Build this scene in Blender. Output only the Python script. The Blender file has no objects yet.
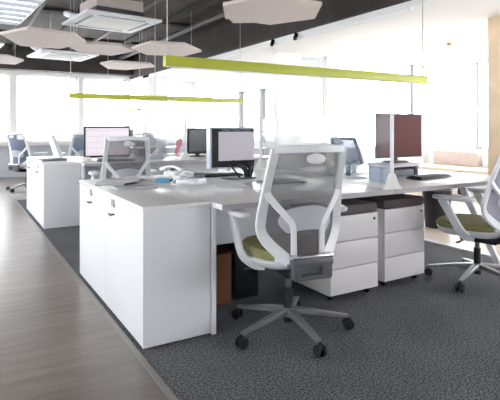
import bpy, bmesh, math, random
from mathutils import Vector, Matrix
random.seed(7)
C = bpy.context.scene.collection
R = math.radians
PI = math.pi

# ------------------------------------------------------------------ materials
def mat(name, col, rough=0.5, metal=0.0, var=0.04, scale=8.0, bump=0.0, bscale=60.0, spec=0.5, emit=None, estr=1.0):
    m = bpy.data.materials.new(name); m.use_nodes = True
    nt = m.node_tree; b = nt.nodes['Principled BSDF']
    tc = nt.nodes.new('ShaderNodeTexCoord')
    nz = nt.nodes.new('ShaderNodeTexNoise'); nz.inputs['Scale'].default_value = scale; nz.inputs['Detail'].default_value = 4
    nt.links.new(tc.outputs['Object'], nz.inputs['Vector'])
    rp = nt.nodes.new('ShaderNodeValToRGB')
    lo = [max(0, c*(1-var)) for c in col]; hi = [min(1, c*(1+var)) for c in col]
    rp.color_ramp.elements[0].position = 0.3; rp.color_ramp.elements[1].position = 0.7
    rp.color_ramp.elements[0].color = (*lo, 1); rp.color_ramp.elements[1].color = (*hi, 1)
    nt.links.new(nz.outputs['Fac'], rp.inputs['Fac'])
    nt.links.new(rp.outputs['Color'], b.inputs['Base Color'])
    b.inputs['Roughness'].default_value = rough; b.inputs['Metallic'].default_value = metal
    b.inputs['Specular IOR Level'].default_value = spec
    if bump > 0:
        n2 = nt.nodes.new('ShaderNodeTexNoise'); n2.inputs['Scale'].default_value = bscale; n2.inputs['Detail'].default_value = 3
        nt.links.new(tc.outputs['Object'], n2.inputs['Vector'])
        bp = nt.nodes.new('ShaderNodeBump'); bp.inputs['Strength'].default_value = bump; bp.inputs['Distance'].default_value = 0.01
        nt.links.new(n2.outputs['Fac'], bp.inputs['Height']); nt.links.new(bp.outputs['Normal'], b.inputs['Normal'])
    if emit:
        b.inputs['Emission Color'].default_value = (*emit, 1); b.inputs['Emission Strength'].default_value = estr
    return m

def srgb(r, g, b):
    f = lambda c: (c/255/12.92) if c/255 <= .04045 else ((c/255+.055)/1.055)**2.4
    return (f(r), f(g), f(b))

def glassy(name, tint, gloss=0.08, body=None, bodyfac=0.0):
    """thin clear sheet: see-through, a little mirror sheen, optionally a milky body"""
    m = bpy.data.materials.new(name); m.use_nodes = True
    nt = m.node_tree; nt.nodes.clear()
    out = nt.nodes.new('ShaderNodeOutputMaterial')
    tr = nt.nodes.new('ShaderNodeBsdfTransparent'); tr.inputs['Color'].default_value = (*tint, 1)
    gl = nt.nodes.new('ShaderNodeBsdfGlossy'); gl.inputs['Roughness'].default_value = 0.03
    fr = nt.nodes.new('ShaderNodeLayerWeight'); fr.inputs['Blend'].default_value = 0.25
    mu = nt.nodes.new('ShaderNodeMath'); mu.operation = 'MULTIPLY'; mu.inputs[1].default_value = gloss*3
    nt.links.new(fr.outputs['Fresnel'], mu.inputs[0])
    mx = nt.nodes.new('ShaderNodeMixShader')
    nt.links.new(mu.outputs[0], mx.inputs[0]); nt.links.new(tr.outputs[0], mx.inputs[1]); nt.links.new(gl.outputs[0], mx.inputs[2])
    last = mx
    if body:
        df = nt.nodes.new('ShaderNodeBsdfDiffuse'); df.inputs['Color'].default_value = (*body, 1)
        tl = nt.nodes.new('ShaderNodeBsdfTranslucent'); tl.inputs['Color'].default_value = (*body, 1)
        m1 = nt.nodes.new('ShaderNodeMixShader'); m1.inputs[0].default_value = 0.5
        nt.links.new(df.outputs[0], m1.inputs[1]); nt.links.new(tl.outputs[0], m1.inputs[2])
        m2 = nt.nodes.new('ShaderNodeMixShader'); m2.inputs[0].default_value = bodyfac
        nt.links.new(mx.outputs[0], m2.inputs[1]); nt.links.new(m1.outputs[0], m2.inputs[2]); last = m2
    nt.links.new(last.outputs[0], out.inputs['Surface'])
    return m

def wood_floor_mat():
    m = bpy.data.materials.new('grey_oak_planks'); m.use_nodes = True
    nt = m.node_tree; b = nt.nodes['Principled BSDF']; N = nt.nodes.new; L = nt.links.new
    tc = N('ShaderNodeTexCoord')
    br = N('ShaderNodeTexBrick'); br.inputs['Scale'].default_value = 1.0
    br.inputs['Brick Width'].default_value = 1.3; br.inputs['Row Height'].default_value = 0.19
    br.inputs['Mortar Size'].default_value = 0.002; br.inputs['Bias'].default_value = 0.0
    br.inputs['Color1'].default_value = (*srgb(142, 130, 123), 1); br.inputs['Color2'].default_value = (*srgb(132, 121, 114), 1)
    br.inputs['Mortar'].default_value = (*srgb(122, 112, 107), 1)
    L(tc.outputs['Object'], br.inputs['Vector'])
    mp = N('ShaderNodeMapping'); mp.inputs['Scale'].default_value = (1.6, 14, 1); L(tc.outputs['Object'], mp.inputs['Vector'])
    nz = N('ShaderNodeTexNoise'); nz.inputs['Scale'].default_value = 1.6; nz.inputs['Detail'].default_value = 6; nz.inputs['Distortion'].default_value = 0.6
    L(mp.outputs['Vector'], nz.inputs['Vector'])
    rp = N('ShaderNodeValToRGB'); rp.color_ramp.elements[0].position = .3; rp.color_ramp.elements[1].position = .72
    rp.color_ramp.elements[0].color = (.70, .69, .68, 1); rp.color_ramp.elements[1].color = (1.06, 1.05, 1.05, 1)
    L(nz.outputs['Fac'], rp.inputs['Fac'])
    mx = N('ShaderNodeMix'); mx.data_type = 'RGBA'; mx.blend_type = 'MULTIPLY'; mx.inputs[0].default_value = 1
    L(br.outputs['Color'], mx.inputs[6]); L(rp.outputs['Color'], mx.inputs[7]); L(mx.outputs[2], b.inputs['Base Color'])
    b.inputs['Roughness'].default_value = .30; b.inputs['Specular IOR Level'].default_value = .6
    bp = N('ShaderNodeBump'); bp.inputs['Strength'].default_value = .12; bp.inputs['Distance'].default_value = .004
    L(nz.outputs['Fac'], bp.inputs['Height']); L(bp.outputs['Normal'], b.inputs['Normal'])
    return m

def carpet_mat():
    m = bpy.data.materials.new('charcoal_carpet'); m.use_nodes = True
    nt = m.node_tree; b = nt.nodes['Principled BSDF']; N = nt.nodes.new; L = nt.links.new
    tc = N('ShaderNodeTexCoord')
    n1 = N('ShaderNodeTexNoise'); n1.inputs['Scale'].default_value = 110; n1.inputs['Detail'].default_value = 3
    n2 = N('ShaderNodeTexNoise'); n2.inputs['Scale'].default_value = 2.2; n2.inputs['Detail'].default_value = 4
    L(tc.outputs['Object'], n1.inputs['Vector']); L(tc.outputs['Object'], n2.inputs['Vector'])
    r1 = N('ShaderNodeValToRGB'); r1.color_ramp.elements[0].position = .36; r1.color_ramp.elements[1].position = .68
    r1.color_ramp.elements[0].color = (*srgb(48, 49, 53), 1); r1.color_ramp.elements[1].color = (*srgb(150, 151, 156), 1)
    L(n1.outputs['Fac'], r1.inputs['Fac'])
    r2 = N('ShaderNodeValToRGB'); r2.color_ramp.elements[0].position = .3; r2.color_ramp.elements[1].position = .7
    r2.color_ramp.elements[0].color = (.82, .82, .82, 1); r2.color_ramp.elements[1].color = (1.12, 1.12, 1.12, 1)
    L(n2.outputs['Fac'], r2.inputs['Fac'])
    mx = N('ShaderNodeMix'); mx.data_type = 'RGBA'; mx.blend_type = 'MULTIPLY'; mx.inputs[0].default_value = 1
    L(r1.outputs['Color'], mx.inputs[6]); L(r2.outputs['Color'], mx.inputs[7]); L(mx.outputs[2], b.inputs['Base Color'])
    b.inputs['Roughness'].default_value = .95; b.inputs['Specular IOR Level'].default_value = .15
    bp = N('ShaderNodeBump'); bp.inputs['Strength'].default_value = .3; bp.inputs['Distance'].default_value = .003
    L(n1.outputs['Fac'], bp.inputs['Height']); L(bp.outputs['Normal'], b.inputs['Normal'])
    return m

def screen_mat(name, base, accent, estr, rows=9, bw=.5):
    """lit display: pale page with faint rows of paler and darker bands"""
    m = bpy.data.materials.new(name); m.use_nodes = True
    nt = m.node_tree; b = nt.nodes['Principled BSDF']; N = nt.nodes.new; L = nt.links.new
    tc = N('ShaderNodeTexCoord'); br = N('ShaderNodeTexBrick')
    mp = N('ShaderNodeMapping'); mp.inputs['Rotation'].default_value = (PI/2, 0, 0); mp.inputs['Scale'].default_value = (.6, .6, .6)
    L(tc.outputs['Object'], mp.inputs['Vector']); L(mp.outputs['Vector'], br.inputs['Vector'])
    br.inputs['Scale'].default_value = 1; br.inputs['Brick Width'].default_value = .17; br.inputs['Row Height'].default_value = .045
    br.inputs['Mortar Size'].default_value = .004
    br.inputs['Color1'].default_value = (*base, 1); br.inputs['Color2'].default_value = (*accent, 1)
    br.inputs['Mortar'].default_value = (base[0]*.97, base[1]*.95, base[2]*.97, 1)
    b.inputs['Base Color'].default_value = (.02, .02, .02, 1); b.inputs['Roughness'].default_value = .25
    L(br.outputs['Color'], b.inputs['Emission Color']); b.inputs['Emission Strength'].default_value = estr
    return m

M = dict(
    wood=wood_floor_mat(), carpet=carpet_mat(),
    white=mat('white_laminate', srgb(236, 238, 243), .35, var=.012, scale=3),
    top=mat('pale_grey_laminate', srgb(246, 245, 246), .24, var=.02, scale=14),
    edge=mat('grey_edge_shade', srgb(176, 172, 178), .5),  # shade on the desk front edges, put in as colour
    slate=mat('slate_plastic', srgb(96, 104, 120), .45),
    plinth=mat('dark_plinth', srgb(60, 60, 62), .6),
    strip=mat('aluminium_floor_strip', srgb(150, 146, 142), .45, .3),
    ceil=mat('charcoal_ceiling', srgb(92, 86, 82), .85, var=.25, scale=3, bump=.3, bscale=20),
    beam=mat('dark_brown_beam', srgb(62, 57, 55), .8, var=.2),
    duct=mat('dark_grey_pipe', srgb(84, 80, 78), .55, .3),
    wallw=mat('white_plaster', srgb(238, 238, 238), .7, var=.015),
    wallg=mat('pale_blue_grey_wall', srgb(214, 218, 226), .7, var=.03),
    pier=mat('off_white_pier', srgb(242, 242, 238), .7, var=.02),
    wceil=mat('white_ceiling', srgb(240, 240, 240), .8, var=.01),
    mullion=mat('grey_aluminium_frame', srgb(172, 175, 180), .5, .1),
    pane=glassy('window_glass', (1, 1, 1), .05),
    acrylic=glassy('clear_acrylic', (.93, .95, .97), .07, srgb(225, 232, 240), .04),
    screenglass=glassy('partition_glass', (.97, .99, .99), .06, srgb(245, 248, 248), .22),
    lime=mat('lime_paint', srgb(190, 195, 62), .45, var=.03),
    limepale=mat('pale_lime_paint', srgb(205, 215, 110), .45, var=.03),
    cable=mat('pale_cable', srgb(200, 200, 196), .5),
    felt=mat('pinkish_white_felt', srgb(216, 205, 200), .9, var=.03, scale=20, bump=.15, bscale=150),
    feltedge=mat('taupe_felt_edge', srgb(160, 150, 145), .9),
    acwhite=mat('white_plastic', srgb(236, 238, 242), .4, var=.01),
    dark=mat('black_plastic', srgb(26, 27, 30), .45, var=.1),
    darkg=mat('dark_grey_plastic', srgb(88, 90, 96), .4, var=.06),
    midg=mat('mid_grey_metal', srgb(100, 102, 108), .45, .2, var=.04),
    chrome=mat('polished_aluminium', srgb(205, 206, 210), .22, .95, var=.02),
    alu=mat('satin_aluminium', srgb(160, 160, 165), .38, .75, var=.03),
    olive=mat('olive_fabric', srgb(150, 146, 100), .9, var=.1, scale=40, bump=.3, bscale=200),
    frame=mat('white_chair_frame', srgb(240, 242, 246), .35, var=.01),
    lumbar=mat('pale_grey_lumbar', srgb(186, 188, 196), .5, var=.02),
    cushion=mat('dark_taupe_cushion', srgb(98, 88, 88), .9, var=.1, scale=40, bump=.2, bscale=150),
    pedw=mat('white_drawer_front', srgb(226, 222, 224), .4, var=.015),
    cardboard=mat('brown_cardboard', srgb(104, 64, 42), .85, var=.12, scale=10),
    silver=mat('silver_plastic', srgb(205, 212, 224), .35, .2, var=.02),
    lilac=mat('lilac_white_plate', srgb(222, 214, 222), .6, var=.02),
    key=mat('keycap_grey', srgb(62, 64, 70), .5, var=.1),
    paper=mat('white_paper', srgb(244, 244, 246), .8, var=.01),
    blue=mat('cyan_plastic', srgb(80, 175, 220), .4),
    red=mat('red_card', srgb(214, 20, 42), .55, var=.05),
    bluegrey=mat('blue_grey_box', srgb(178, 186, 198), .6, var=.05),
    greybox=mat('grey_box', srgb(120, 126, 134), .55, var=.06),
    brownscreen=mat('dark_wine_screen', srgb(92, 24, 26), .4, var=.06, scale=2, spec=.18),
    blackscreen=mat('dark_screen', srgb(24, 28, 32), .18, var=.1),
    oakpale=mat('bleached_oak', srgb(240, 226, 204), .5, var=.05, scale=5),
    oak=mat('pale_oak', srgb(232, 206, 174), .5, var=.07, scale=5),
    oakdark=mat('brown_oak', srgb(160, 120, 92), .5, var=.08),
    sofa=mat('dusty_pink_upholstery', srgb(208, 192, 188), .9, var=.05, bump=.2, bscale=120),
    track=mat('black_metal', srgb(22, 22, 24), .4, .3),
    lightpanel=mat('lit_diffuser', srgb(250, 250, 250), .5, emit=(1, .99, .97), estr=.95),
    tan=mat('tan_floor', srgb(222, 208, 194), .4, var=.06, scale=4),
)
M['scr_pink'] = screen_mat('lit_pinkish_page', (.90, .80, .90), (.96, .89, .95), .86)

def mesh_mat(name, col, fac):
    m = bpy.data.materials.new(name); m.use_nodes = True
    nt = m.node_tree; b = nt.nodes['Principled BSDF']; N = nt.nodes.new; L = nt.links.new
    b.inputs['Base Color'].default_value = (*col, 1); b.inputs['Roughness'].default_value = .8
    tr = N('ShaderNodeBsdfTransparent'); mx = N('ShaderNodeMixShader')
    tc = N('ShaderNodeTexCoord'); ck = N('ShaderNodeTexNoise'); ck.inputs['Scale'].default_value = 220
    L(tc.outputs['Object'], ck.inputs['Vector'])
    mr = N('ShaderNodeMapRange'); mr.inputs[1].default_value = .3; mr.inputs[2].default_value = .7
    mr.inputs[3].default_value = fac-.08; mr.inputs[4].default_value = fac+.08
    L(ck.outputs['Fac'], mr.inputs[0]); L(mr.outputs[0], mx.inputs[0])
    L(tr.outputs[0], mx.inputs[1]); L(b.outputs[0], mx.inputs[2])
    L(mx.outputs[0], nt.nodes['Material Output'].inputs['Surface'])
    return m
M['mesh'] = mesh_mat('grey_mesh_fabric', srgb(120, 118, 122), .50)
M['meshblue'] = mesh_mat('slate_blue_mesh_fabric', srgb(120, 132, 160), .66)
M['meshlil'] = mesh_mat('pale_lilac_mesh_fabric', srgb(188, 190, 212), .62)
M['trackstub'] = M['track']

# ------------------------------------------------------------------ mesh builder
class MB:
    def __init__(s): s.bm = bmesh.new()
    def _merge(s, tmp, mtx):
        me = bpy.data.meshes.new('tmp'); tmp.to_mesh(me); tmp.free()
        if mtx is not None: me.transform(mtx)
        s.bm.from_mesh(me); bpy.data.meshes.remove(me)
    def box(s, c, size, bevel=0.0, rot=None, seg=2):
        t = bmesh.new(); bmesh.ops.create_cube(t, size=1)
        bmesh.ops.scale(t, vec=size, verts=t.verts)
        if bevel > 0: bmesh.ops.bevel(t, geom=t.edges[:], offset=min(bevel, min(size)*.49), segments=seg, affect='EDGES', profile=.5)
        mt = Matrix.Translation(c)
        if rot is not None: mt = mt @ (rot if isinstance(rot, Matrix) else Matrix.Rotation(rot, 4, 'Z'))
        s._merge(t, mt); return s
    def b2(s, x0, x1, y0, y1, z0, z1, bevel=0.0):
        return s.box(((x0+x1)/2, (y0+y1)/2, (z0+z1)/2), (abs(x1-x0), abs(y1-y0), abs(z1-z0)), bevel)
    def cyl(s, p0, p1, r0, r1=None, n=16, bevel=0.0):
        r1 = r0 if r1 is None else r1
        p0 = Vector(p0); p1 = Vector(p1); d = p1-p0
        t = bmesh.new(); bmesh.ops.create_cone(t, cap_ends=True, segments=n, radius1=r0, radius2=r1, depth=d.length)
        if bevel > 0:
            ed = [e for e in t.edges if abs(e.verts[0].co.z-e.verts[1].co.z) < 1e-6]
            bmesh.ops.bevel(t, geom=ed, offset=bevel, segments=2, affect='EDGES')
        q = d.to_track_quat('Z', 'Y').to_matrix().to_4x4()
        s._merge(t, Matrix.Translation((p0+p1)/2) @ q); return s
    def prism(s, poly, z0, z1, bevel=0.0, mtx=None):
        t = bmesh.new()
        lo = [t.verts.new((x, y, z0)) for x, y in poly]; hi = [t.verts.new((x, y, z1)) for x, y in poly]
        n = len(poly)
        t.faces.new(lo[::-1]); t.faces.new(hi)
        for i in range(n): t.faces.new((lo[i], lo[(i+1) % n], hi[(i+1) % n], hi[i]))
        bmesh.ops.recalc_face_normals(t, faces=t.faces[:])
        if bevel > 0: bmesh.ops.bevel(t, geom=t.edges[:], offset=bevel, segments=2, affect='EDGES')
        s._merge(t, mtx); return s
    def sweep(s, pts, w, d, n=(0, 1, 0), smooth=0, rnd=.35):
        """bar of rounded section (w across, d along n) along pts; w, d numbers or lists"""
        pts = [Vector(p) for p in pts]
        W = list(w) if isinstance(w, (list, tuple)) else [w]*len(pts)
        D = list(d) if isinstance(d, (list, tuple)) else [d]*len(pts)
        for _ in range(smooth):
            q = [pts[0]]; a = [W[0]]; b = [D[0]]
            for i in range(len(pts)-1):
                for f in (.25, .75):
                    q.append(pts[i].lerp(pts[i+1], f)); a.append(W[i]+(W[i+1]-W[i])*f); b.append(D[i]+(D[i+1]-D[i])*f)
            q.append(pts[-1]); a.append(W[-1]); b.append(D[-1]); pts, W, D = q, a, b
        t = bmesh.new(); rings = []
        n = Vector(n)
        for i, p in enumerate(pts):
            tg = (pts[min(i+1, len(pts)-1)]-pts[max(i-1, 0)]).normalized()
            side = tg.cross(n).normalized(); nn = side.cross(tg).normalized()
            hw, hd = W[i]/2, D[i]/2; r = min(hw, hd)*rnd*2*.5
            sec = [(hw-r, hd), (hw, hd-r), (hw, -hd+r), (hw-r, -hd), (-hw+r, -hd), (-hw, -hd+r), (-hw, hd-r), (-hw+r, hd)]
            rings.append([t.verts.new(p+side*x+nn*y) for x, y in sec])
        for a, b in zip(rings, rings[1:]):
            for k in range(8): t.faces.new((a[k], a[(k+1) % 8], b[(k+1) % 8], b[k]))
        t.faces.new(rings[0][::-1]); t.faces.new(rings[-1])
        bmesh.ops.recalc_face_normals(t, faces=t.faces[:])
        s._merge(t, None); return s
    def tube(s, pts, r, n=10, smooth=2):
        pts = [Vector(p) for p in pts]
        for _ in range(smooth):
            q = [pts[0]]
            for i in range(len(pts)-1):
                q += [pts[i].lerp(pts[i+1], .25), pts[i].lerp(pts[i+1], .75)]
            pts = q+[pts[-1]]
        t = bmesh.new(); rings = []; ref = None
        for i, p in enumerate(pts):
            tg = (pts[min(i+1, len(pts)-1)]-pts[max(i-1, 0)]).normalized()
            if ref is None: ref = Vector((0, 0, 1)) if abs(tg.z) < .9 else Vector((1, 0, 0))
            a = tg.cross(ref).normalized(); b = a.cross(tg).normalized(); ref = b
            rings.append([t.verts.new(p+(a*math.cos(2*PI*k/n)+b*math.sin(2*PI*k/n))*r) for k in range(n)])
        for a, b in zip(rings, rings[1:]):
            for k in range(n): t.faces.new((a[k], a[(k+1) % n], b[(k+1) % n], b[k]))
        t.faces.new(rings[0][::-1]); t.faces.new(rings[-1])
        bmesh.ops.recalc_face_normals(t, faces=t.faces[:])
        s._merge(t, None); return s
    def grid(s, fn, nu, nv, thick):
        """sheet fn(u,v)->(point), given a thickness along +-y"""
        t = bmesh.new(); V = {}
        for k in (0, 1):
            for i in range(nu+1):
                for j in range(nv+1):
                    p = Vector(fn(i/nu, j/nv)); p.y += thick*(k-.5); V[k, i, j] = t.verts.new(p)
        for i in range(nu):
            for j in range(nv):
                t.faces.new((V[0, i, j], V[0, i+1, j], V[0, i+1, j+1], V[0, i, j+1]))
                t.faces.new((V[1, i, j], V[1, i, j+1], V[1, i+1, j+1], V[1, i+1, j]))
        for i in range(nu):
            for j in (0, nv): t.faces.new((V[0, i, j], V[0, i+1, j], V[1, i+1, j], V[1, i, j]))
        for j in range(nv):
            for i in (0, nu): t.faces.new((V[0, i, j], V[0, i, j+1], V[1, i, j+1], V[1, i, j]))
        bmesh.ops.recalc_face_normals(t, faces=t.faces[:])
        s._merge(t, None); return s
    def loft(s, rings):
        """closed skin over a stack of rings of equal length, capped"""
        t = bmesh.new(); rr = [[t.verts.new(p) for p in r] for r in rings]; n = len(rr[0])
        for a, b in zip(rr, rr[1:]):
            for k in range(n): t.faces.new((a[k], a[(k+1) % n], b[(k+1) % n], b[k]))
        t.faces.new(rr[0][::-1]); t.faces.new(rr[-1])
        bmesh.ops.recalc_face_normals(t, faces=t.faces[:])
        s._merge(t, None); return s
    def build(s, name, m, parent=None, smooth=True, loc=None):
        me = bpy.data.meshes.new(name); s.bm.to_mesh(me); s.bm.free()
        me.materials.append(M[m] if isinstance(m, str) else m)
        if smooth:
            for p in me.polygons: p.use_smooth = True
            try: me.set_sharp_from_angle(angle=R(38))
            except Exception: pass
        o = bpy.data.objects.new(name, me); C.objects.link(o)
        if parent is not None: o.parent = parent
        if loc is not None: o.location = loc
        return o

def superellipse(cx, cy, a, b, z, e=3.2, n=36, tilt=0.0):
    out = []
    for k in range(n):
        th = 2*PI*k/n; c, sn = math.cos(th), math.sin(th)
        x = a*math.copysign(abs(c)**(2/e), c); y = b*math.copysign(abs(sn)**(2/e), sn)
        out.append((cx+x, cy+y, z+tilt*y))
    return out

def tag(o, label, cat, group=None):
    o['label'] = label; o['category'] = cat
    if group: o['group'] = group
    return o
def thing(name, label, cat, loc=(0, 0, 0), rz=0.0, group=None):
    o = bpy.data.objects.new(name, None); o.empty_display_size = .1; C.objects.link(o)
    o.location = loc; o.rotation_euler = (0, 0, rz)
    return tag(o, label, cat, group)
def struct(o): o['kind'] = 'structure'; return o
def copy_tree(o, parent=None):
    c = o.copy(); C.objects.link(c)
    if parent is not None: c.parent = parent
    for ch in list(o.children): copy_tree(ch, c)
    return c
def remat(root, a, b):
    """give a copied thing's part another fabric (its own mesh data)"""
    for ch in root.children:
        if ch.type == 'MESH' and ch.data.materials and ch.data.materials[0] == M[a]:
            ch.data = ch.data.copy(); ch.data.materials[0] = M[b]

# ------------------------------------------------------------------ the setting
ZC = 3.017                                     # just under the ceiling ribs, where cables end
XL, XR, YB, YF = -4.6, 7.6, -6.0, 10.3       # room extents
XS = 3.12                                    # edge of the dark ceiling
struct(MB().b2(XL-.2, 0.0-.05, YB-.2, YF+.2, -.12, 0).build('floor', 'wood', smooth=False))
struct(MB().b2(-.02, 3.26, YB-.2, 6.2, -.12, 0).build('floor_carpet', 'carpet', smooth=False))
struct(MB().b2(-.02, 3.26, 6.2, YF+.2, -.12, 0).build('floor_far', 'wood', smooth=False))
struct(MB().b2(3.34, XR+.2, YB-.2, YF+.2, -.12, 0).build('floor_right', 'tan', smooth=False))
struct(MB().b2(-.05, -.02, YB-.2, YF+.2, -.12, .004).build('trim_1', 'strip', smooth=False))
struct(MB().b2(3.26, 3.34, YB-.2, YF+.2, -.12, .012).build('trim_2', 'white', smooth=False))

# dark open ceiling with beams and services
struct(MB().b2(XL-.2, XS, YB-.2, YF+.2, 3.07, 3.25).build('ceiling', 'ceil', smooth=False))
for y in (1.2, 3.5, 5.9, 8.3):
    struct(MB().b2(XL, XS, y, y+.22, 3.02, 3.07).build('ceiling_beam', 'beam', smooth=False))
for x in (-1.2, .9, 2.3):
    struct(MB().b2(x, x+.16, YB, YF, 3.035, 3.07).build('ceiling_beam', 'beam', smooth=False))
for x, z, r in ((1.62, 2.96, .035), (2.72, 2.92, .05), (-.35, 2.95, .04), (.25, 2.96, .025)):
    struct(MB().cyl((x, YB, z), (x, YF, z), r).build('ceiling_pipe', 'duct'))
# fascia and white soffit to the right of it
struct(MB().b2(XS-.06, XS, YB, YF, 2.44, 3.07).build('trim_3', 'beam', smooth=False))
struct(MB().b2(XS, XS+.30, YB, YF, 2.38, 2.5).build('trim_4', 'wceil', smooth=False))
struct(MB().b2(XS+.30, XR+.2, YB-.2, YF+.2, 2.43, 2.6).build('ceiling_right', 'wceil', smooth=False))

# far wall: bulkhead, sill, low wall, piers, glass
struct(MB().b2(XL, 3.35, YF-.35, YF-.05, 2.50, 3.07).build('trim_5', 'beam', smooth=False))
struct(MB().b2(XL, 4.9, YF, YF+.2, 0, .74).build('wall_far', 'wallg', smooth=False))
struct(MB().b2(XL, 4.9, YF-.28, YF+.2, .74, .84).build('trim_6', 'wallw', smooth=False))
struct(MB().b2(XL, 4.9, YF, YF+.2, 2.42, 3.4).build('wall_far_header', 'wallw', smooth=False))
piers = [(XL, XL+.2), (-2.3, -2.1), (.21, .33), (1.75, 1.86), (2.97, 3.05), (4.5, 4.9)]
for a, b in piers:
    struct(MB().b2(a, b, YF-.04, YF+.2, .84, 2.42).build('wall_far_pier', 'pier', smooth=False))
wn = 0
for (a, b), (c, d) in zip(piers, piers[1:]):
    wn += 1
    w = struct(MB().b2(b, b+.04, YF+.04, YF+.1, .84, 2.42).b2(c-.04, c, YF+.04, YF+.1, .84, 2.42).b2(b, c, YF+.04, YF+.1, .84, .88)
               .b2(b, c, YF+.04, YF+.1, 2.38, 2.42).build('window_%d' % wn, 'wallw', smooth=False))
    MB().b2(b+.04, c-.04, YF+.065, YF+.075, .88, 2.38).build('pane', 'pane', w, smooth=False)
# white square column standing before the far wall
struct(MB().b2(3.12, 3.60, 8.95, 9.4, 0, 3.07).build('wall_column', 'wallw', smooth=False))

# right wall of the far half (x = 4.9)
y0, y1 = 4.55, YF
struct(MB().b2(4.9, 5.1, y0, y1, 0, .84).build('wall_right', 'wallw', smooth=False))
struct(MB().b2(4.9, 5.1, y0, y1, 2.0, 2.5).build('wall_right_header', 'wallw', smooth=False))
struct(MB().b2(4.9, 5.1, 9.55, y1, .84, 2.0).build('wall_right_pier', 'pier', smooth=False))
for ya, yb in ((7.66, 9.55), (6.72, 7.58), (4.6, 6.62)):
    wn += 1
    w = struct(MB().b2(4.94, 5.0, ya, ya+.04, .84, 2.0).b2(4.94, 5.0, yb-.04, yb, .84, 2.0).b2(4.94, 5.0, ya, yb, .84, .88)
               .b2(4.94, 5.0, ya, yb, 1.96, 2.0).build('window_%d' % wn, 'wallw', smooth=False))
    MB().b2(4.965, 4.975, ya+.04, yb-.04, .88, 1.96).build('pane', 'pane', w, smooth=False)
for yy, ww in ((7.62, .05), (6.67, .07)):
    struct(MB().b2(4.86, 4.98, yy-ww/2, yy+ww/2, .84, 2.0).build('trim_7', 'mullion', smooth=False))

# glazed cross wall of the bay (y = 4.45) : piers, low wall, panes
YG = 4.42
struct(MB().b2(3.80, 4.30, YG, YG+.12, 0, 2.43).build('wall_bay', 'pier', smooth=False))
struct(MB().b2(4.86, 5.10, YG, YG+.12, 0, 2.43).build('wall_bay_pier', 'pier', smooth=False))
struct(MB().b2(4.30, 4.86, YG+.02, YG+.1, 0, .76).build('wall_bay_low', 'sofa', smooth=False))
struct(MB().b2(5.10, 7.6, YG, YG+.12, 0, .76).build('wall_bay_parapet', 'wallw', smooth=False))
for a, b in ((4.30, 4.86), (5.10, 7.07), (7.13, 7.45)):
    wn += 1
    w = struct(MB().b2(a, a+.03, YG+.03, YG+.09, .76, 2.43).b2(b-.03, b, YG+.03, YG+.09, .76, 2.43).b2(a, b, YG+.03, YG+.09, .76, .79)
               .b2(a, b, YG+.03, YG+.09, 2.40, 2.43).build('window_%d' % wn, 'wallw', smooth=False))
    MB().b2(a+.03, b-.03, YG+.055, YG+.065, .79, 2.40).build('pane', 'screenglass' if a < 5 else 'pane', w, smooth=False)
struct(MB().b2(7.085, 7.115, YG-.02, YG+.1, .76, 2.43).build('trim_8', 'mullion', smooth=False))
# right wall of the bay (x = 7.45)
struct(MB().b2(7.45, 7.65, YB, YG+.12, 0, .76).build('wall_right_bay', 'wallw', smooth=False))
struct(MB().b2(7.45, 7.65, YB, YG+.12, 2.36, 2.6).build('wall_right_bay_header', 'wallw', smooth=False))
ys = [YG, 3.22, 1.6, 0, -1.6, -3.2, -4.8]
for ya, yb in zip(ys, ys[1:]):
    wn += 1
    w = struct(MB().b2(7.48, 7.56, yb, yb+.04, .76, 2.36).b2(7.48, 7.56, ya-.04, ya, .76, 2.36).b2(7.48, 7.56, yb, ya, .76, .80)
               .b2(7.48, 7.56, yb, ya, 2.33, 2.36).build('window_%d' % wn, 'wallw', smooth=False))
    MB().b2(7.515, 7.525, yb+.04, ya-.04, .80, 2.33).build('pane', 'pane', w, smooth=False)
for yy in ys[1:]:
    struct(MB().b2(7.43, 7.58, yy-.025, yy+.025, .76, 2.36).build('trim_9', 'mullion', smooth=False))

# left wall with windows and the wall behind the camera
struct(MB().b2(XL-.2, XL, YB, YF, 0, .7).build('wall_left', 'wallw', smooth=False))
struct(MB().b2(XL-.2, XL, YB, YF, 2.7, 3.4).build('wall_left_header', 'wallw', smooth=False))
struct(MB().b2(XL-.2, XL, YB, -2.0, .7, 2.7).build('wall_left_near', 'wallw', smooth=False))
ys = [YF, 7.5, 5.1, 2.7, .4, -2.0]
for yb, ya in zip(ys[1:], ys):
    wn += 1
    w = struct(MB().b2(XL-.12, XL-.04, ya-.08, ya, .7, 2.7).b2(XL-.12, XL-.04, yb, yb+.08, .7, 2.7).b2(XL-.12, XL-.04, yb, ya, .7, .76)
               .b2(XL-.12, XL-.04, yb, ya, 2.64, 2.7).build('window_%d' % wn, 'wallw', smooth=False))
    MB().b2(XL-.085, XL-.075, yb+.08, ya-.08, .76, 2.64).build('pane', 'pane', w, smooth=False)
struct(MB().b2(XL, XR, YB-.2, YB, 0, .8).build('wall_back', 'wallw', smooth=False))
struct(MB().b2(XL, XR, YB-.2, YB, 2.3, 3.4).build('wall_back_header', 'wallw', smooth=False))
struct(MB().b2(-2.4, 3.3, YB-.2, YB, .8, 2.3).build('wall_back_middle', 'wallw', smooth=False))
for a, b in ((XL, -2.4), (3.3, XR)):  # unseen openings, added and sized to brighten the camera-facing sides
    wn += 1
    w = struct(MB().b2(a, a+.08, YB-.14, YB-.06, .8, 2.3).b2(b-.08, b, YB-.14, YB-.06, .8, 2.3).b2(a, b, YB-.14, YB-.06, .8, .86)
               .b2(a, b, YB-.14, YB-.06, 2.24, 2.3).build('window_%d' % wn, 'wallw', smooth=False))
    MB().b2(a+.08, b-.08, YB-.105, YB-.095, .86, 2.24).build('pane', 'pane', w, smooth=False)

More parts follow.
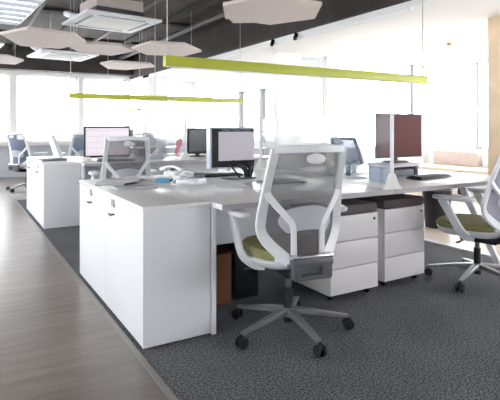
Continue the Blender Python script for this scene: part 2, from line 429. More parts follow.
# ------------------------------------------------------------------ bench desks
def bench(y0, depth, x0, x1, label, legs=True):
    y1 = y0+depth; xm = 1.685
    d = thing('bench_desk', label, 'desk', (x0, y0, 0)); ox, oy = x0, y0
    def P(): return MB()
    ym = depth/2
    W = x1-x0; xs = xm-x0
    for a, b in ((0, xs-.003), (xs+.003, W)):
        for c, e in ((0, ym-.004), (ym+.004, depth)):
            P().b2(a, b, c, e, .708, .74, .004).build('worktop', 'top', d)
    for a, b in ((0, xs-.003), (xs+.003, W)):  # thin grey strips painting the shade along the front edges
        P().b2(a, b, -.003, 0, .709, .739).build('edge_shade', 'edge', d)
    P().b2(0, .028, .125, depth-.12, 0, .708, .002).build('end_panel', 'white', d)
    P().b2(.03, W-.60, ym-.012, ym+.012, .28, .69, .002).build('modesty_panel', 'white', d)
    P().b2(.03, W-.1, ym-.375, ym-.325, .66, .708).b2(.03, W-.1, ym+.325, ym+.375, .66, .708).build('crossbeam', 'alu', d)
    P().b2(.05, W-.65, ym+.1, ym+.2, .62, .708).build('cable_tray', 'darkg', d)
    # slanted A legs at the open right end
    for s, ya, yb in ((1, .50, .10), (-1, depth-.50, depth-.10)):
        P().sweep([(W-.12, ya, .71), (W-.12, yb, 0.0)], [.07, .05], .035, n=(1, 0, 0)).build('leg', 'white', d)
    P().b2(W-.145, W-.095, .42, depth-.42, .665, .708, .004).build('leg_rail', 'white', d)
    return d
desk1 = bench(-.13, 1.78, .392, 3.14, 'white double bench desk nearest the camera with the grey mesh chair at it')
MB().b2(.03, .84, .545, .563, .385, .69, .002).build('front_modesty_panel', 'white', desk1)
desk2 = bench(3.34, 1.72, .42, 3.14, 'white double bench desk in the second row behind the first pendant lamp')
def simple_desk(loc, w, dp, label):
    d = thing('office_desk', label, 'desk', loc)
    MB().b2(0, w, 0, dp, .71, .74, .004).build('worktop', 'top', d)
    for x in (.03, w-.03):
        for y in (.06, dp-.06): MB().box((x, y, .355), (.05, .05, .71), .004).build('leg', 'white', d)
    MB().b2(.06, w-.06, dp-.08, dp-.06, .30, .70).build('modesty_panel', 'white', d)
    return d
simple_desk((1.6, 7.35, 0), 1.9, .8, 'white desk far back before the white column')
simple_desk((3.6, 6.3, 0), 1.2, .8, 'white desk far back beside the right hand windows')

# ------------------------------------------------------------------ cabinets
def cabinet(x0, x1, y0, y1, label, ends, hy, grp):
    c = thing('storage_cabinet', label, 'cabinet', (x0, y0, 0), group=grp)
    w = x1-x0; L = y1-y0
    MB().b2(.012, w, 0, L, .010, .715, .002).build('cabinet_body', 'white', c)
    MB().b2(.03, w-.02, .03, L-.02, 0, .011).build('plinth', 'plinth', c)
    d = MB().b2(0, .014, .001, L-.001, .014, .713, .002).build('door', 'white', c)
    lk = MB().box((-.003, hy+.02, .690), (.008, .05, .04), .002).box((-.006, hy-.01, .678), (.008, .03, .02), .002).build('lock_plate', 'alu', d)
    h = MB().cyl((0, hy, .622), (-.022, hy, .622), .006, n=10).box((-.024, hy+.01, .622), (.010, .055, .013), .003).build('handle', 'darkg', d)
    if ends: e = MB().b2(0, w, -.018, 0, .010, .716, .002).build('side_panel', 'white', c)
    return c
cabinet(0, .385, .018, .765, 'white storage cabinet nearest the camera at the corner of the wood floor', True, .53, None)
cabinet(0, .385, .768, 1.54, 'white storage cabinet second in line behind the nearest one', False, .36, None)
tag(MB().b2(-.004, .389, -.004, 1.545, .716, .742, .003).build('cabinet_top', 'top'), 'pale top board over the nearest pair of white cabinets', 'countertop')
cabinet(.01, .41, 3.518, 4.32, 'white storage cabinet in second row facing the camera beside wood floor', True, .4, None)
cabinet(.01, .41, 4.323, 5.13, 'rear white storage cabinet of the second row, furthest along the wood floor', False, .4, None)
tag(MB().b2(.006, .414, 3.496, 5.135, .716, .742, .003).build('cabinet_top', 'top'), 'pale top board over the second row cabinets', 'countertop')

# ------------------------------------------------------------------ drawer pedestals
def pedestal(loc, label, rz=0, cushion=True):
    p = thing('drawer_pedestal', label, 'drawer unit', loc, rz, 'drawer units under the near desk')
    w, dp = .43, .50
    MB().b2(0, w, .018, dp, .045, .565, .003).build('carcass', 'darkg' if False else 'pedw', p)
    for k in range(3):
        z0 = .048+k*.174
        d = MB().b2(.002, w-.002, 0, .018, z0, z0+.169, .003).build('drawer', 'pedw', p)
        if k == 2:
            MB().cyl((w-.04, .004, z0+.13), (w-.04, -.006, z0+.13), .010, n=14).build('lock', 'darkg', d)
    MB().b2(.004, w-.004, .004, dp-.004, .566, .632, .012).build('seat_cushion', 'cushion', p)
    for x in (.05, w-.05):
        for y in (.06, dp-.06):
            MB().cyl((x-.01, y, .022), (x+.01, y, .022), .022, n=14).box((x, y, .04), (.02, .02, .014)).build('caster', 'dark', p)
    return p
pedestal((1.268, .03, 0), 'white three drawer pedestal with dark cushion, just right of the grey mesh chair')
pedestal((1.80, .07, 0), 'white three drawer pedestal with dark cushion, the right one of the pair', R(1))
# ------------------------------------------------------------------ desk dividers (clear screens)
def divider(x, y0, y1, label):
    d = thing('desk_divider', label, 'desk divider', (x, y0, .74), group=None)
    L = y1-y0
    MB().b2(-.004, .004, .008, L-.008, .03, .50).build('acrylic_sheet', 'acrylic', d, smooth=False)
    for y, top in ((0, True), (L, False)):
        MB().b2(-.011, .011, y-.006, y+.010, .07, .50, .003).build('post', 'white', d)
        if top: MB().cyl((0, y, .50), (0, y, .61), .0028, n=8).build('rod', 'alu', d)
        m = Matrix.Translation((0, y+.016, 0)) @ Matrix.Rotation(PI/2, 4, 'X')
        MB().prism([(-.09, 0), (.09, 0), (.055, .03), (.018, .105), (-.018, .105), (-.055, .03)], 0, .03, .003, m).build('foot', 'silver' if False else 'pier', d)
    return d
divider(1.68, -.115, 1.55, 'clear upright desk screen before the wine coloured monitor on the near desk')
divider(1.68, 3.37, 4.95, 'clear upright desk screen beside the red folder on the second desk')

# ------------------------------------------------------------------ office chair
def backy(x, z):
    t = (z-.44)/.6
    return -.265-.075*t+.03*math.sin(min(max(t, 0), 1)*PI)+(.17-.06*min(max(t, 0), 1))*min(1, (abs(x)/.24))**2
def bp(x, z): return (x, backy(x, z), z)
def make_chair(label, base_angle=0.0):
    c = thing('office_chair', label, 'chair')
    # star base: five legs each with its caster
    for k in range(5):
        a = base_angle+k*2*PI/5; u = Vector((math.cos(a), math.sin(a), 0)); r = .345
        leg = MB().sweep([u*.02+Vector((0, 0, .115)), u*.12+Vector((0, 0, .108)), u*.25+Vector((0, 0, .088)), u*r+Vector((0, 0, .074))],
                         [.052, .046, .036, .026], [.036, .030, .022, .016], n=(0, 0, 1), smooth=1).build('base_leg', 'alu', c)
        cs = MB(); ax = Vector((-u.y, u.x, 0)); p = u*r+Vector((0, 0, .030))
        for s in (-1, 1): cs.cyl(p+ax*s*.008, p+ax*s*.026, .030, n=18, bevel=.005)
        cs.cyl(p, p+Vector((0, 0, .042)), .009, n=10)
        cs.box(p+Vector((0, 0, .012)), (.03, .05, .03), .008, rot=a)
        cs.build('caster', 'dark', leg)
    MB().cyl((0, 0, .085), (0, 0, .135), .036, .032, 20, .004).build('base_hub', 'alu', c)
    MB().cyl((0, 0, .055), (0, 0, .09), .026, n=18).cyl((0, 0, .13), (0, 0, .25), .025, n=18).build('column_cover', 'dark', c)
    MB().cyl((0, 0, .24), (0, 0, .36), .017, n=16).build('gas_lift', 'darkg', c)
    m = MB().b2(-.085, .085, -.17, .10, .345, .40, .012)
    m.sweep([(0, -.12, .372), (0, -.20, .38), (0, -.262, .40)], .15, .045, n=(0, 0, 1))
    mech = m.build('tilt_mechanism', 'dark', c)
    MB().tube([(-.08, .02, .375), (-.16, .03, .370), (-.215, .04, .362)], .006).box((-.225, .042, .36), (.05, .02, .010), .003).build('lever', 'dark', mech)
    # seat
    cy = .035
    MB().loft([superellipse(0, cy-.01, .12, .16, .395), superellipse(0, cy-.01, .20, .205, .402), superellipse(0, cy-.01, .232, .228, .425),
               superellipse(0, cy-.01, .240, .236, .447), superellipse(0, cy-.01, .232, .228, .452)]).build('seat_pan', 'frame', c)
    MB().loft([superellipse(0, cy, .222, .218, .450), superellipse(0, cy, .236, .232, .462), superellipse(0, cy, .238, .234, .482),
               superellipse(0, cy, .224, .220, .499), superellipse(0, cy, .17, .16, .504), superellipse(0, cy, .08, .07, .500)]).build('seat_cushion', 'olive', c)
    # arms
    for s in (-1, 1):
        a = MB().sweep([(s*.16, -.04, .405), (s*.235, -.02, .410), (s*.282, .0, .45), (s*.292, .05, .54), (s*.298, .115, .65), (s*.298, .125, .675)],
                       [.07, .07, .062, .056, .062, .075], [.022, .024, .026, .026, .026, .024], n=(s*.999, 0, .03), smooth=2).build('armrest', 'frame', c)
        MB().loft([[(s*.296+x, .045+y, z+.003) for x, y, z in superellipse(0, 0, w_, l_, zz, 2.8, 28)]
                   for w_, l_, zz in ((.036, .140, .668), (.046, .154, .674), (.049, .157, .688), (.040, .146, .698))]).build('arm_pad', 'frame', a)
    # back frame
    f = MB(); wN = (0, 1, 0)
    for s in (-1, 1):
        f.sweep([bp(s*.192, 1.045), bp(s*.203, .92), bp(s*.212, .80), bp(s*.222, .66), bp(s*.218, .60), bp(s*.190, .545), bp(s*.10, .455)],
                [.046, .044, .048, .058, .062, .062, .062], .024, n=wN, smooth=1)
        f.sweep([bp(s*.208, .815), bp(s*.185, .775), bp(s*.098, .672), bp(s*.083, .645), bp(s*.080, .60), bp(s*.080, .455)],
                [.040, .036, .032, .030, .028, .030], .022, n=wN, smooth=1)
    f.sweep([bp(-.198, 1.04), bp(-.1, 1.046), bp(0, 1.048), bp(.1, 1.046), bp(.198, 1.04)], .040, .024, n=wN, smooth=1)
    f.sweep([bp(-.16, .475), bp(-.08, .462), bp(0, .460), bp(.08, .462), bp(.16, .475)], .044, .026, n=wN, smooth=1)
    fr = f.build('back_frame', 'frame', c)
    def hw(z):   # half width of the mesh at height z
        P = [(.46, .11), (.545, .185), (.60, .214), (.66, .217), (.80, .208), (.92, .199), (1.045, .186)]
        for (a, wa), (b, wb) in zip(P, P[1:]):
            if z <= b: return wa+(wb-wa)*max(0, (z-a))/(b-a)
        return P[-1][1]
    def sheet(u, v):
        z = .47+v*.565; x = (u*2-1)*(hw(z)-.004); p = bp(x, z); return (p[0], p[1]+.012, p[2])
    MB().grid(sheet, 16, 18, .004).build('back_mesh', 'mesh', c)
    def lum(u, v):
        x = (u*2-1)*.150*(1-.28*(2*v-1)**2); z = .625+v*.125-.02*(2*u-1)**2; p = bp(x, z); return (x, p[1]+.003, z)
    MB().grid(lum, 14, 6, .010).build('lumbar_support', 'lumbar', c)
    MB().loft([[(x, bp(0, 1.0)[1]-yo, .995+y) for x, y, _ in superellipse(0, 0, .052*k, .026*k, 0, 2.2, 24)]
               for yo, k in ((-.002, .9), (.014, 1), (.018, .8))]).build('head_plate', 'frame', c)
    # bracket under the back with its slot
    b = MB().box((0, -.285, .492), (.235, .05, .022), .006)
    b.build('bracket_cap', 'chrome', c)
    b = MB(); t = -.290
    b.b2(-.115, .115, t-.025, t+.025, .445, .484, .008).b2(-.108, -.066, t-.025, t+.025, .388, .45, .006).b2(.052, .108, t-.025, t+.025, .388, .45, .006)
    b.b2(-.105, .105, t-.025, t+.025, .378, .402, .006).b2(-.075, .06, t+.005, t+.02, .395, .45)
    b.build('back_bracket', 'midg', c)
    return c
def place(c, x, y, rz, label=None):
    c.location = (x, y, 0); c.rotation_euler = (0, 0, rz)
    if label: c['label'] = label
    return c
G = None
ch = make_chair('white framed office chair with grey mesh back and olive seat, closest to camera', R(201))
place(ch, .793, -.172, R(-11)); G = 'white framed mesh office chairs'; ch['group'] = G
def chair(x, y, rz, label, fabric=None):
    c = place(copy_tree(ch), x, y, rz, label)
    if fabric: remat(c, 'mesh', fabric)
    return c
c2 = chair(2.54, -.15, R(12), 'white framed office chair cut by right photo edge beside the drawer units', 'meshlil')
for o in c2.children:
    if o.name.startswith('base_leg'): o.rotation_euler.z = R(55)
    elif not o.name.startswith(('base_hub', 'column_cover')): o.location.z = -.04      # seat set lower
c3 = chair(3.42, 2.06, R(182), 'slate mesh office chair seen over the back of the nearest chair', 'meshblue')
remat(c3, 'frame', 'slate')
for o in c3.children:
    if not o.name.startswith(('base_', 'column_cover')): o.location.z = -.035
chair(4.34, .50, R(62), 'office chair with olive seat beyond the right end of the near desk')
chair(.66, 2.60, R(-8), 'white framed office chair between the two desk rows, back to camera')
chair(.27, 7.50, R(-52), 'slate mesh office chair standing on wood floor by the far left windows', 'meshblue')
chair(-.52, 8.75, R(-100), 'office chair cut by the left photo edge near far windows', 'meshblue')
chair(1.10, 7.0, R(10), 'slate mesh office chair left of the lit pinkish monitor', 'meshblue')
chair(1.90, 5.42, R(172), 'white framed office chair behind the white sheet and red folder')

# ------------------------------------------------------------------ monitors
def monitor(loc, rz, w, h, zb, label, screen, shell='dark', base=True, bez=.018):
    """screen faces local -y; zb = height of lower edge above its support"""
    m = thing('computer_monitor', label, 'monitor', loc, rz)
    MB().b2(-w/2, w/2, 0, .035, zb, zb+h, .006).build('housing', shell, m)
    MB().b2(-w/2+bez, w/2-bez, -.003, .006, zb+bez*1.3, zb+h-bez, 0).build('screen', screen, m, smooth=False)
    if base:
        MB().sweep([(0, .055, zb+h*.45), (0, .075, zb), (0, .07, .01)], [.07, .06, .06], .02, n=(0, 1, 0)).build('stand', 'dark', m)
        MB().loft([superellipse(0, .06, .12, .08, 0), superellipse(0, .06, .12, .08, .008), superellipse(0, .06, .10, .065, .014)]).build('base', 'dark', m)
    return m
# the one seen from behind: silver rim, dark back, pale plate, cables
mb = thing('computer_monitor', 'silver rimmed monitor seen from behind with pale plate on its black back', 'monitor', (1.075, 1.02, .74), R(0))
MB().b2(-.205, .205, -.018, .05, .085, .415, .010).build('bezel', 'silver', mb)
MB().b2(-.188, .198, -.028, -.010, .098, .405, .006).build('rear_shell', 'dark', mb)
pl = MB().b2(-.135, .190, -.038, -.026, .150, .380, .004).build('rear_plate', 'lilac', mb); pl['label'] = 'pale lilac plate'
v = MB()
for k in range(3): v.b2(-.10+k*.095, -.03+k*.095, -.0295, -.027, .384, .399)
v.build('vent', 'darkg', mb)
MB().sweep([(-.05, .0, .16), (.02, -.045, .125), (.10, -.05, .085), (.135, -.01, .012)], [.03, .034, .034, .04], .03, n=(0, 1, 0), smooth=2).sweep([(.10, .0, .16), (.15, -.035, .12), (.165, -.01, .012)], .026, .026, n=(0, 1, 0), smooth=2).build('stand', 'dark', mb)
MB().loft([superellipse(.07, .01, .14, .09, 0), superellipse(.07, .01, .14, .09, .008), superellipse(.07, .01, .12, .07, .013)]).build('base', 'darkg', mb)
for k, (a, b, cc) in enumerate((((-.07, -.02, .155), (-.02, -.06, .09), (.05, -.05, .012)), ((.02, -.02, .155), (.13, -.06, .10), (.16, -.03, .012)), ((.14, -.02, .16), (.175, -.05, .10), (.17, -.02, .012)))):
    MB().tube([a, b, cc], .007).build('cable', 'dark', mb)

monitor((2.545, .60, .845), 0, .555, .385, .045, 'wine coloured screen monitor raised on a box behind the clear divider', 'brownscreen', bez=.008)
monitor((.855, 4.0, .742), 0, .60, .405, .025, 'black monitor with a lit pinkish page on the second desk', 'scr_pink', bez=.022)
monitor((2.165, 4.0, .74), R(0), .36, .36, .04, 'black dark screen monitor right of the red folder', 'blackscreen')
monitor((2.75, 4.9, .74), R(170), .50, .30, .08, 'dark monitor at the far right of the second desk, seen from behind', 'blackscreen')
monitor((2.1, 7.65, .74), R(180), .45, .30, .08, 'grey backed monitor on the far desk before the white column', 'blackscreen', 'greybox')
monitor((4.0, 6.6, .74), R(160), .50, .32, .08, 'dark monitor on the desk beside the right hand windows', 'blackscreen', 'greybox')
# slim white display turned edge-on over the second cabinets
d = thing('display_stand', 'slim white tilted display stand on the second row cabinet top', 'display stand', (.30, 4.55, .742), R(8))
MB().sweep([(-.06, 0, .31), (-.02, 0, .20), (.05, 0, .012)], [.03, .045, .06], .22, n=(0, 1, 0), smooth=1).build('panel', 'frame', d)
MB().loft([superellipse(.04, 0, .11, .12, 0), superellipse(.04, 0, .11, .12, .010), superellipse(.04, 0, .09, .10, .014)]).build('base', 'frame', d)
tag(MB().b2(.06, .34, 3.95, 4.3, .742, .765, .006).build('laptop', 'greybox'), 'closed grey laptop lying on the second row cabinet top', 'laptop')

# ------------------------------------------------------------------ things on the desks
def keyboard(loc, rz, label, body='dark', w=.44):
    k = thing('keyboard', label, 'keyboard', loc, rz)
    MB().b2(-w/2, w/2, -.07, .07, 0, .016, .005).build('case', body, k)
    q = MB()
    for r_ in range(5):
        for i in range(15): q.box((-w/2+.03+i*(w-.06)/14, -.05+r_*.025, .019), ((w-.06)/14*.8, .019, .008), .002, seg=1)
    q.build('keys', 'key' if body == 'dark' else 'pier', k)
    return k
keyboard((1.06, 1.26, .742), R(-4), 'black keyboard under the silver rimmed monitor')
keyboard((.86, 3.62, .742), R(3), 'black keyboard in front of the lit pinkish monitor')
keyboard((2.50, .25, .742), R(6), 'black keyboard on the near desk right of the clear divider')
# phone-like white desk set
def phone(loc, rz, label):
    p = thing('desk_phone', label, 'phone', loc, rz)
    m = Matrix.Rotation(PI/2, 4, 'Y')
    MB().loft([[( x, y, z*(1 if True else 0)+.0) for x, y, z in superellipse(0, 0, .10*k, .10*k, zz, 3.4, 28)] for zz, k in ((0, .96), (.008, 1), (.028, .98), (.040, .90))]).build('phone_body', 'frame', p)
    MB().box((.03, -.02, .043), (.075, .09, .010), .004).build('keypad', 'lumbar', p)
    MB().box((.03, .065, .055), (.08, .03, .03), .006, rot=Matrix.Rotation(.5, 4, 'X')).build('display', 'greybox', p)
    MB().sweep([(-.065, -.115, .052), (-.065, -.085, .066), (-.065, -.03, .082), (-.065, .03, .082), (-.065, .085, .066), (-.065, .115, .052)],
               [.052, .046, .036, .036, .046, .052], [.034, .028, .022, .022, .028, .034], n=(0, 0, 1), smooth=2).build('handset', 'frame', p)
    MB().tube([(-.065, -.11, .045), (-.09, -.16, .01), (-.02, -.17, .008), (.03, -.10, .012)], .005).build('cord', 'frame', p)
    return p
phone((.66, .88, .742), R(-52), 'white desk phone with curved handset on the near desk by the cabinet')
phone((.80, 1.50, .742), R(30), 'white desk phone in front of the second clear screen, left of the monitor back')
# open magazine, papers, pens on the cabinet top
mg = thing('open_magazine', 'open glossy magazine on the near cabinet top', 'magazine', (.24, 1.24, .742), R(62))
for s in (-1, 1):
    MB().grid(lambda u, v, s=s: (s*u*.20, (v-.5)*.28, .004+.016*math.sin(min(1, u*1.6)*PI)*(1-u*.6)), 10, 2, .0).build('page', 'paper', mg) if False else \
    MB().sweep([(0, 0, .004), (s*.04, 0, .016), (s*.10, 0, .014), (s*.20, 0, .005)], .28, .005, n=(0, 0, 1), smooth=1).build('page', 'paper' if s < 0 else 'lilac', mg)
MB().b2(-.205, .205, -.145, .145, 0, .0025).build('cover', 'greybox', mg)
tag(MB().b2(-.14, .14, -.10, .10, 0, .012, .003).build('notebook', 'lumbar'), 'pale grey notebook lying on near cabinet top', 'notebook').location = (.22, .86, .742)
pn = thing('marker_pen', 'black pen lying on the pale grey notebook', 'pen', (.20, .90, .763), R(35))
MB().cyl((-.05, 0, 0), (.05, 0, 0), .008, n=12, bevel=.002).build('barrel', 'dark', pn)
MB().cyl((.045, 0, 0), (.075, 0, 0), .009, n=12, bevel=.002).build('cap', 'darkg', pn)
tp = thing('correction_roller', 'cyan and black correction roller on the near desk beside white sheets', 'stationery', (.50, 1.05, .742), R(-20))
MB().box((0, 0, .014), (.11, .035, .026), .010).build('body', 'blue', tp); MB().box((.075, 0, .012), (.045, .028, .02), .008).build('cap', 'dark', tp)
for i, (x, y, rz, l) in enumerate(((.58, 1.22, 22, 'loose white paper sheet beside the cyan roller'), (.85, .62, -14, 'loose white paper sheet nearest the front of the near desk'),
                                   (1.95, .62, 8, 'loose white paper sheet left of the blue grey box'), (2.15, 1.0, -20, 'loose white paper sheet farther back beside the small bottles'))):
    o = tag(MB().b2(-.105, .105, -.148, .148, 0, .003).build('paper_sheet', 'paper', smooth=False), l, 'paper'); o.location = (x, y, .742); o.rotation_euler = (0, 0, R(rz))
o = tag(MB().b2(-.16, .16, -.11, .11, 0, .006, .002).build('desk_pad', 'greybox'), 'dark grey desk pad right of the monitor stand', 'desk pad'); o.location = (1.28, .62, .742)
# near desk right part: boxes under monitor, blue grey box, bottles
rs = thing('monitor_riser', 'grey box shelf carrying the wine coloured monitor', 'monitor stand', (2.42, .55, .742))
MB().b2(-.17, .20, -.10, .16, .078, .103, .004).build('shelf', 'lilac', rs)
for s in (-1, 1): MB().b2(.015+s*.165-.012, .015+s*.165+.012, -.09, .15, 0, .078, .002).build('side', 'greybox', rs)
tag(MB().b2(-.12, .14, -.10, .10, 0, .055, .006).build('equipment_box', 'greybox'), 'dark grey box tucked under the monitor shelf', 'box').location = (2.43, .57, .742)
tag(MB().b2(-.035, .035, -.012, .012, 0, .085, .004).build('white_card_holder', 'paper'), 'small white card holder in front of the monitor shelf', 'holder').location = (2.16, .43, .742)
o = tag(MB().b2(-.065, .065, -.06, .06, 0, .10, .004).build('paper_box', 'bluegrey'), 'blue grey carton behind the clear divider on near desk', 'box'); o.location = (1.99, .30, .742); o.rotation_euler = (0, 0, R(12))
def bottle(loc, r, h, m1, m2, label):
    b = thing('small_bottle', label, 'bottle', loc)
    n = 18; prof = ((r, 0), (r, h*.55), (r*.85, h*.65), (r*.4, h*.78), (r*.4, h*.84))
    MB().loft([[(q*math.cos(2*PI*k/n), q*math.sin(2*PI*k/n), z) for k in range(n)] for q, z in prof]).build('bottle_body', m1, b)
    MB().cyl((0, 0, h*.84), (0, 0, h), r*.5, n=14).build('cap', m2, b)
bottle((2.10, .78, .742), .022, .12, 'greybox', 'dark', 'little dark capped bottle between the nearest chair and the divider')
bottle((2.35, .98, .742), .022, .11, 'bluegrey', 'dark', 'little pale bottle farther back behind the clear divider')
bottle((2.02, .95, .742), .03, .10, 'pier', 'oak', 'squat white jar with tan lid behind the nearest chair')
# second desk clutter
ms = thing('sheet_holder', 'white sheet standing upright left of the red folder', 'paper', (1.86, 4.72, .742), R(5))
MB().box((0, 0, .12), (.15, .008, .21), .002, rot=Matrix.Rotation(-.15, 4, 'X')).build('sheet', 'paper', ms); MB().b2(-.08, .08, -.04, .04, 0, .014, .003).build('holder', 'pier', ms)
rf = thing('folder', 'red folder standing open on the second desk', 'folder', (2.06, 4.58, .742), R(20))
MB().prism([(-.06, 0), (.005, 0), (.10, .17), (.10, .235), (.02, .225)], -.006, .006, .002, Matrix.Rotation(PI/2, 4, 'X')).build('cover', 'red', rf)
MB().box((.05, .05, .11), (.10, .008, .20), .002, rot=R(35)).build('back_cover', 'red', rf)
MB().b2(-.05, .09, .0, .09, 0, .012).build('base', 'dark', rf)
for x, y, w, h, m_, l in ((1.40, 3.75, .20, .05, 'bluegrey', 'low blue grey tray on the second desk behind the white chair'), (1.52, 4.62, .16, .11, 'greybox', 'grey box behind the standing white sheet'),
                          (2.45, 3.8, .22, .06, 'pier', 'low white box right of the dark screen monitor'), (.52, 3.75, .10, .05, 'pier', 'small white tub left of the lit pinkish monitor')):
    o = tag(MB().b2(-w/2, w/2, -.09, .09, 0, h, .006).build('desk_box', m_), l, 'box'); o.location = (x, y, .742)

# ------------------------------------------------------------------ under the near desk
o = thing('cardboard_box', 'brown cardboard box standing under the near desk', 'box', (.615, .46, 0), R(2))
MB().b2(-.10, .11, -.08, .26, 0, .325, .004).build('carton', 'cardboard', o)
for s in (-1, 1): MB().b2(.015+s*.058-.056, .015+s*.058+.056, -.08, .26, .325, .329).build('flap', 'cardboard', o)
o = thing('computer_tower', 'black computer tower under the near desk behind nearest chair', 'computer', (.845, .60, 0))
MB().b2(-.09, .09, -.22, .11, .012, .37, .008).build('case', 'dark', o)
MB().b2(-.08, .08, -.226, -.218, .03, .355, .003).build('front_panel', 'blackscreen', o)
for x in (-.06, .06): MB().b2(x-.012, x+.012, -.18, .09, 0, .014).build('foot', 'darkg', o)
o = thing('power_outlet', 'white cable outlet with dark plugs on modesty panel under desk', 'socket', (.53, .414, .56))
MB().b2(-.05, .05, -.012, 0, -.04, .04, .004).build('plate', 'frame', o); MB().b2(-.03, .0, -.05, -.012, -.02, .02, .005).b2(.012, .035, -.04, -.012, -.02, .02, .005).build('plug', 'dark', o)
MB().tube([(-.015, -.05, 0), (-.02, -.07, -.10), (.03, -.05, -.16), (.02, -.03, -.24)], .006).build('cable', 'dark', o)
o = thing('waste_bin', 'round black bin on the pale floor past the near desk', 'bin', (3.98, 1.36, 0))
n = 24
MB().loft([[(q*math.cos(2*PI*k/n), q*math.sin(2*PI*k/n), z) for k in range(n)] for q, z in ((.13, 0), (.165, .43), (.175, .44), (.16, .44), (.125, .02))]).build('bucket', 'dark', o)

# ------------------------------------------------------------------ bay furniture
b = thing('window_bench', 'pale oak bench with dusty pink backrest under the right hand windows', 'bench', (6.62, 2.45, 0))
MB().b2(-.30, .30, -.9, 1.55, .43, .47, .008).build('seat', 'oakpale', b)
MB().b2(.30, .52, .42, 1.35, .47, .735, .03).build('backrest', 'sofa', b)
MB().b2(.34, .50, -.85, .36, .47, .735, .03).build('side_backrest', 'pier', b)
for y in (-.8, .35, 1.45): MB().b2(-.27, .27, y-.03, y+.03, 0, .43).build('support', 'white', b)
MB().b2(-.27, -.25, -.77, 1.42, .04, .43).build('front_board', 'white', b)
struct(MB().b2(4.50, 4.85, .74, 1.06, 0, 2.43).build('wall_oak_column', 'oak', smooth=False))
# slim pole coat stand in the bay
p = thing('coat_stand', 'slim grey pole with short arms before the bright windows', 'coat stand', (6.10, 3.9, 0))
MB().cyl((0, 0, .01), (0, 0, 2.40), .012, n=12).build('pole', 'mullion', p)
MB().cyl((0, 0, 0), (0, 0, .02), .14, .13, n=28).build('base', 'mullion', p)
for a in (0, 140, 250):
    MB().tube([(0, 0, 1.60), (.08*math.cos(R(a)), .08*math.sin(R(a)), 1.60), (.15*math.cos(R(a)), .15*math.sin(R(a)), 1.66)], .006).build('arm', 'mullion', p)

# ------------------------------------------------------------------ pendant lamps
def pendant(loc, L, h, label, zc, mname='lime', rz=0.0, cables=((.01), (.5), (.99))):
    p = thing('pendant_lamp', label, 'lamp', loc, rz)
    MB().b2(0, L, -.03, .03, -h/2, h/2, .004).build('lamp_body', mname, p)
    MB().b2(.02, L-.02, -.02, .02, -h/2-.004, -h/2+.001).build('diffuser', 'acwhite', p)
    for c in cables: MB().cyl((c*L, 0, h/2), (c*L, 0, zc-loc[2]), .0045, n=8).build('cable', 'cable', p)
    return p
pendant((.40, .75, 1.612), 2.65, .072, 'long lime green bar lamp hanging over the near desk', ZC, cables=(.008, .985))
pendant((.42, 4.25, 1.575), 2.60, .062, 'long lime green bar lamp hanging over the second desk', ZC, cables=(.008, .45, .985))
pendant((1.912, 5.913, 1.47), 2.40, .035, 'thin pale lime bar lamp far back over the far desks', ZC, 'limepale', R(88.8), cables=(.01, .97))

# ------------------------------------------------------------------ ceiling things
ZT = 3.068                                   # slab underside between the ribs
def hexpanel(poly, z, label, top=ZC):
    cx = sum(p[0] for p in poly)/len(poly); cy = sum(p[1] for p in poly)/len(poly)
    h = thing('acoustic_panel', label, 'ceiling panel', (cx, cy, z), group='pale hexagonal ceiling panels')
    MB().prism([(x-cx, y-cy) for x, y in poly], 0, .035, .004).build('board', 'felt', h)
    for k in (0, len(poly)//2):
        x, y = poly[k]; x = (x-cx)*.7; y = (y-cy)*.7
        MB().cyl((x, y, .03), (x, y, top-z), .004, n=8).build('cable', 'cable', h)
hexpanel([(-.348, 4.78), (-.024, 5.644), (.542, 5.634), (.77, 4.87), (.508, 4.314), (-.075, 4.2)], 2.38, 'pale hexagonal ceiling panel at top left, leftmost of the overlapping three')
hexpanel([(.60, 5.44), (.92, 6.011), (1.471, 6.086), (1.66, 5.4), (1.30, 4.94), (.80, 5.02)], 2.40, 'pale hexagonal ceiling panel below the near air conditioner')
hexpanel([(1.48, 5.02), (1.90, 5.525), (2.50, 5.35), (2.55, 4.75), (2.05, 4.25), (1.56, 4.36)], 2.375, 'pale hexagonal ceiling panel left of the lime lamp end')
hexpanel([(1.523, 7.139), (1.865, 7.868), (2.25, 7.862), (2.6, 7.1), (2.349, 6.649), (1.644, 6.734)], 2.38, 'small pale ceiling panel before the white column, far back')
hexpanel([(1.467, 1.93), (1.769, 2.455), (2.382, 2.467), (2.643, 1.937), (2.309, 1.4), (1.698, 1.413)], 2.38, 'big pale hexagonal ceiling panel at the top above the near lime lamp', ZT)
hexpanel([(1.35, 1.95-.75), (1.62, 2.40-.75), (2.05, 1.45), (2.0, .75), (1.5, .6)], 2.47, 'pale ceiling panel cut by the top photo edge')
hexpanel([(-.75, 7.2), (-.5, 7.9), (.12, 7.9), (.2, 7.3), (-.1, 6.8), (-.6, 6.8)], 2.36, 'pale ceiling panel at far left behind the overlapping three', ZT)
hexpanel([(2.15, 3.2), (2.5, 3.6), (2.9, 3.3), (2.75, 2.85), (2.35, 2.75)], 2.62, 'pale ceiling panel above the end of the near lime lamp', ZT)

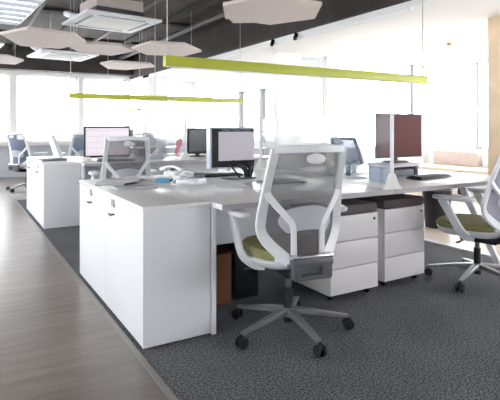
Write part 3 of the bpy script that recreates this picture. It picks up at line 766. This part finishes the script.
def cassette(loc, rz, label, top=ZC):
    a = thing('air_conditioner', label, 'air conditioner', loc, rz)
    w = .475
    MB().b2(-w, w, -w, w, 0, .035, .012).build('face_panel', 'acwhite', a)
    MB().b2(-.27, .27, -.27, .27, -.008, .002, .006).build('grille', 'pier', a)
    for k in range(4):
        m = Matrix.Rotation(k*PI/2, 4, 'Z')
        s = MB()
        if k % 2 == 0: s.b2(-.30, .30, .345, .385, -.004, .004)
        else: s.b2(-.30, .30, .34, .375, -.004, .004)
        o = s.build('air_slot', 'darkg', a); o.data.transform(m)
    MB().b2(-.31, .31, -.31, .31, .035, .13, .01).build('casing', 'darkg', a)
    MB().b2(-.30, .30, -.30, .30, .13, .26, .008).build('top_box', 'felt', a)
    for x, y in ((-.28, -.28), (.28, .28), (.28, -.28), (-.28, .28)): MB().cyl((x, y, .25), (x, y, top-loc[2]), .006, n=8).build('rod', 'cable', a)
    MB().tube([(-.22, .30, .12), (-.22, .62, .16), (-.22, 1.1, .30)], .045).build('pipe', 'acwhite', a)
    return a
cassette((.85, 3.80, 2.472), R(7), 'white square air conditioner hanging at top, the nearer one')
cassette((.73, 6.5, 2.385), R(7), 'white square air conditioner farther back, seen over the overlapping panels', ZT)
lp = thing('light_panel', 'large lit white louvre light in the top left corner', 'ceiling light', (-.56, 3.25, 2.40), R(4))
MB().b2(-.55, .45, -.70, .85, .012, .06, .006).build('housing', 'acwhite', lp)
MB().b2(-.50, .40, -.65, .80, 0, .014).build('diffuser', 'lightpanel', lp)
q = MB()
for k in range(6): q.b2(-.50, .40, -.56+k*.25, -.53+k*.25, -.03, .002)
q.build('louvre', 'bluegrey', lp)
for x, y in ((-.5, -.6), (.4, .8), (.4, -.6), (-.5, .8)): MB().cyl((x, y, .05), (x, y, ZT-2.40), .004, n=8).build('cable', 'cable', lp)
lp2 = thing('light_panel', 'small lit white ceiling light at left photo edge under the louvre light', 'ceiling light', (-.55, 5.95, 2.37), R(4))
MB().b2(-.3, .3, -.3, .3, .012, .05, .006).build('housing', 'acwhite', lp2); MB().b2(-.27, .27, -.27, .27, 0, .014).build('diffuser', 'lightpanel', lp2)
for x, y in ((-.25, -.25), (.25, .25)): MB().cyl((x, y, .05), (x, y, ZT-2.37), .004, n=8).build('cable', 'cable', lp2)
# spot heads on the soffit rail
struct(MB().b2(XS+.02, XS+.05, 1.0, 6.0, 2.352, 2.381).build('trim_10', 'wallw', smooth=False))
for (x, y), l in (((3.085, 3.50), 'black spotlight on the soffit rail, the left of the two'), ((3.085, 2.93), 'black spotlight on the soffit rail, the right of the two')):
    s = thing('spotlight', l, 'lamp', (x, y, 2.44))
    MB().cyl((0, 0, .0), (0, 0, -.03), .012, n=12).build('stem', 'track', s)
    MB().cyl((.02, 0, -.02), (-.02, -.02, -.10), .026, n=18, bevel=.003).build('head', 'track', s)
for (x, y), l in (((5.6, 3.6), 'recessed downlight in the white bay ceiling'), ):
    d = thing('downlight', l, 'lamp', (x, y, 2.43)); MB().cyl((0, 0, 0), (0, 0, -.008), .06, n=28).build('rim', 'mullion', d); MB().cyl((0, 0, -.006), (0, 0, -.010), .045, n=24).build('lens', 'acwhite', d)
d = thing('smoke_detector', 'small brass coloured smoke detector on the white bay ceiling', 'detector', (5.5, 2.35, 2.43))
MB().cyl((0, 0, 0), (0, 0, -.012), .065, n=28).build('plate', 'oak', d); MB().cyl((0, 0, -.012), (0, 0, -.045), .035, .025, n=20).build('sensor', 'oakdark', d)

# ------------------------------------------------------------------ light
w = bpy.data.worlds.new('overcast_sky'); bpy.context.scene.world = w; w.use_nodes = True
bg = w.node_tree.nodes['Background']; bg.inputs['Color'].default_value = (.945, .975, 1.0, 1); bg.inputs['Strength'].default_value = 7.0

# ------------------------------------------------------------------ camera
cam = bpy.data.cameras.new('camera'); co = bpy.data.objects.new('camera', cam); C.objects.link(co)
cam.sensor_width = 36; cam.sensor_fit = 'HORIZONTAL'; cam.lens = 492/500*36
cam.shift_y = -(200-128)/500
cam.clip_start = .05
co.location = (-.8191, -2.4635, 1.15); co.rotation_euler = (PI/2, 0, R(-30.658))
sc = bpy.context.scene; sc.camera = co
sc.view_settings.view_transform = 'Standard'; sc.view_settings.look = 'None'; sc.view_settings.gamma = 1
sc.view_settings.exposure = 0.08
